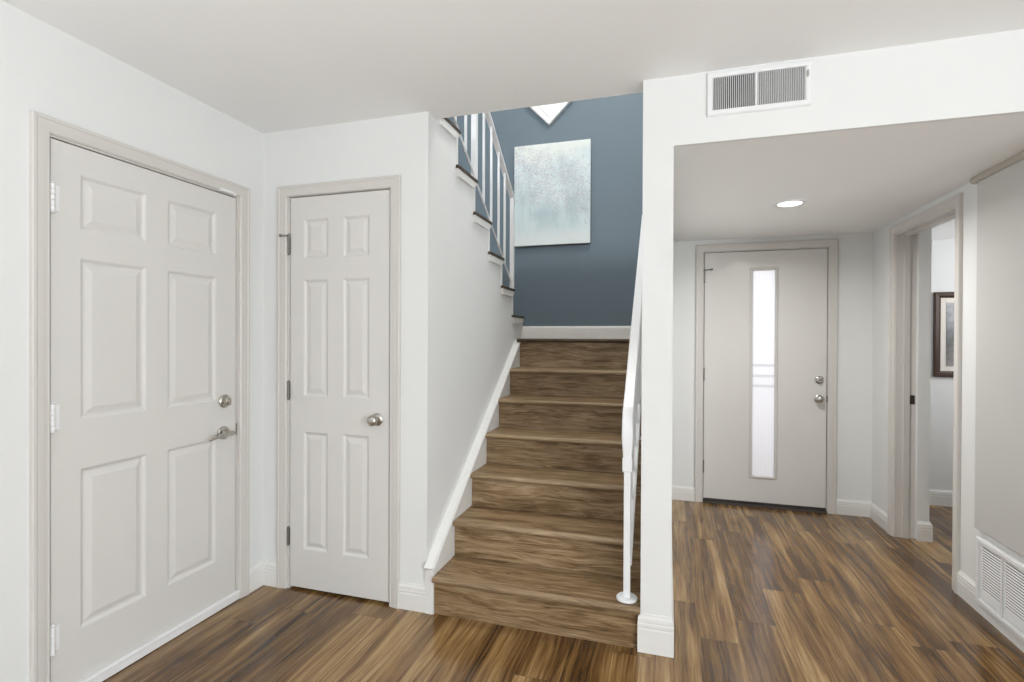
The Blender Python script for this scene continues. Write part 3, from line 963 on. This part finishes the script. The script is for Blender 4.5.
# supply vent on the header
V0, V1, VZ0, VZ1 = 0.146, 0.524, 2.249, 2.428
I0, I1, J0, J1 = 0.170, 0.512, 2.274, 2.409
av = thing('air_vent', 'white air vent with vertical slats on the header above the foyer', 'vent', ((V0 + V1) / 2, YK, VZ0))
vf = B().sweep([(I0, YK, J0), (I1, YK, J0), (I1, YK, J1), (I0, YK, J1)],
               [(-0.001, 0.001), (-0.001, 0.009), (0.004, 0.011), (0.017, 0.010), (0.022, 0.004), (0.022, 0.0005)], (0, -1, 0), True, False)
part('frame', vf, MAT['white'], av)
mid = (I0 + I1) / 2 - 0.006
part('divider', B().box(mid - 0.004, mid + 0.004, YK - 0.010, YK - 0.001, J0, J1), MAT['white'], av)
for a0, a1, ang in ((I0, mid - 0.004, 0.003), (mid + 0.004, I1, -0.003)):
    s = B()
    n = 22
    for i in range(n):
        xc = a0 + (i + 0.5) * (a1 - a0) / n
        s.prism([(xc - 0.0007 - ang / 2, YK - 0.009), (xc + 0.0007 - ang / 2, YK - 0.009), (xc + 0.0007 + ang / 2, YK - 0.0012), (xc - 0.0007 + ang / 2, YK - 0.0012)], 2, J0, J1)
    part('slats', s, MAT['white'], av)
part('damper', B().box(I0, mid, YK - 0.0010, YK - 0.0004, J0, J1), MAT['dark'], av, label='dark sheet painting the shade behind the slats')  # flat near-black sheet standing in for the shade inside the vent
dmp = B().box(mid, I1, YK - 0.0010, YK - 0.0004, J0, J1)
for i in range(6):
    dmp.box(mid + 0.004, I1, YK - 0.0014, YK - 0.0008, J0 + 0.008 + i * 0.022, J0 + 0.014 + i * 0.022)
part('damper', dmp, MAT['duct'], av, label='grey-green damper blades behind the slats')
part('damper_lever', B().box(I1 + 0.003, I1 + 0.008, YK - 0.021, YK - 0.010, 2.362, 2.386, 0.001), MAT['nickel'], av)
for xs_ in (V0 + 0.011, V1 - 0.009):
    part('screw', B().lathe((xs_, YK - 0.010, (VZ0 + VZ1) / 2 - 0.003), (0, -1, 0), [(0, 0.0035), (0.0015, 0.003), (0.002, 0.0005)], 12), MAT['white'], av)

# return air grille low on the right wall
g0, g1, gz0, gz1 = 2.44, 3.092, 0.052, 0.375
rg = thing('return_grille', 'white louvred return air grille low on the right wall', 'vent', (XR, (g0 + g1) / 2, gz0))
XG = XR - 0.0155
rf = B().sweep([(XG, g0 + 0.024, gz0 + 0.024), (XG, g1 - 0.024, gz0 + 0.024), (XG, g1 - 0.024, gz1 - 0.024), (XG, g0 + 0.024, gz1 - 0.024)],
               [(-0.001, -0.014), (-0.001, 0.009), (0.004, 0.011), (0.019, 0.010), (0.024, 0.004), (0.024, -0.0145)], (-1, 0, 0), True, True)
part('frame', rf, MAT['white'], rg)
yv = g1 - 0.024
for yy in (2.887, 2.70, 2.53):
    part('mullion', B().box(XG - 0.009, XG + 0.006, yy - 0.006, yy + 0.006, gz0 + 0.02, gz1 - 0.02), MAT['white'], rg)
lv = B()
nl = 21
for i in range(nl):
    zc = gz0 + 0.024 + (i + 0.5) * (gz1 - gz0 - 0.048) / nl
    lv.prism([(XG - 0.006, zc - 0.0030), (XG - 0.005, zc - 0.0034), (XG - 0.001, zc + 0.0026), (XG - 0.002, zc + 0.0032)], 1, g0 + 0.022, g1 - 0.022)
part('louvres', lv, MAT['white'], rg)
part('backing', B().box(XG + 0.0095, XG + 0.0125, g0 + 0.01, g1 - 0.01, gz0 + 0.01, gz1 - 0.01), MAT['filter'], rg, label='dark sheet painting the shade behind the louvres')  # near-black sheet gives the shade between the louvres by colour

# light switch by the doorway casing
ls = thing('light_switch', 'white switch plate on the right foyer wall beside the doorway casing', 'switch', (XR, 4.245, 0.865))
part('plate', B().box(XR - 0.006, XR, 4.212, 4.278, 0.808, 0.922, 0.003), MAT['wall'], ls)
part('toggle', B().box(XR - 0.013, XR - 0.0055, 4.240, 4.250, 0.855, 0.877, 0.002), MAT['wall'], ls)

# framed print in the side room
F0, F1, FZ0, FZ1 = 2.061, 2.62, 1.043, 1.724
fp = thing('framed_picture', 'dark-framed print with cream mat on the wall beyond the doorway', 'picture', ((F0 + F1) / 2, 5.0, FZ0))
fr = B().sweep([(F0, 5.0, FZ0), (F1, 5.0, FZ0), (F1, 5.0, FZ1), (F0, 5.0, FZ1)],
               [(0, 0), (0, 0.022), (-0.008, 0.026), (-0.03, 0.024), (-0.045, 0.016), (-0.048, 0)], (0, -1, 0), True, False)
part('frame', fr, MAT['frame'], fp)
part('mat', B().box(F0 + 0.04, F1 - 0.04, 4.991, 4.997, FZ0 + 0.04, FZ1 - 0.04), MAT['mat'], fp, label='cream mat board')
part('print', B().box(F0 + 0.085, F1 - 0.085, 4.988, 4.9915, FZ0 + 0.085, FZ1 - 0.085), MAT['print'], fp, label='grey photographic print')

# recessed light in the foyer ceiling
lc = (0.69, 3.415)
cl = thing('ceiling_light', 'round recessed light glowing in the foyer ceiling', 'light', (lc[0], lc[1], ZH))
part('trim_ring', B().lathe((lc[0], lc[1], ZH), (0, 0, -1), [(0, 0.086), (0.005, 0.086), (0.008, 0.080), (0.007, 0.070), (0.004, 0.068)], 40), MAT['white'], cl, smooth=True)
part('diffuser', B().lathe((lc[0], lc[1], ZH - 0.0042), (0, 0, -1), [(0, 0.069), (0.003, 0.067), (0.006, 0.05), (0.007, 0.001)], 40), MAT['lamp'], cl, smooth=True)
area('recessed_lamp', (lc[0], lc[1], ZH - 0.03), (lc[0], lc[1], 0), 0.13, 0.13, 13, (1.0, 0.985, 0.955), 'DISK', 165)
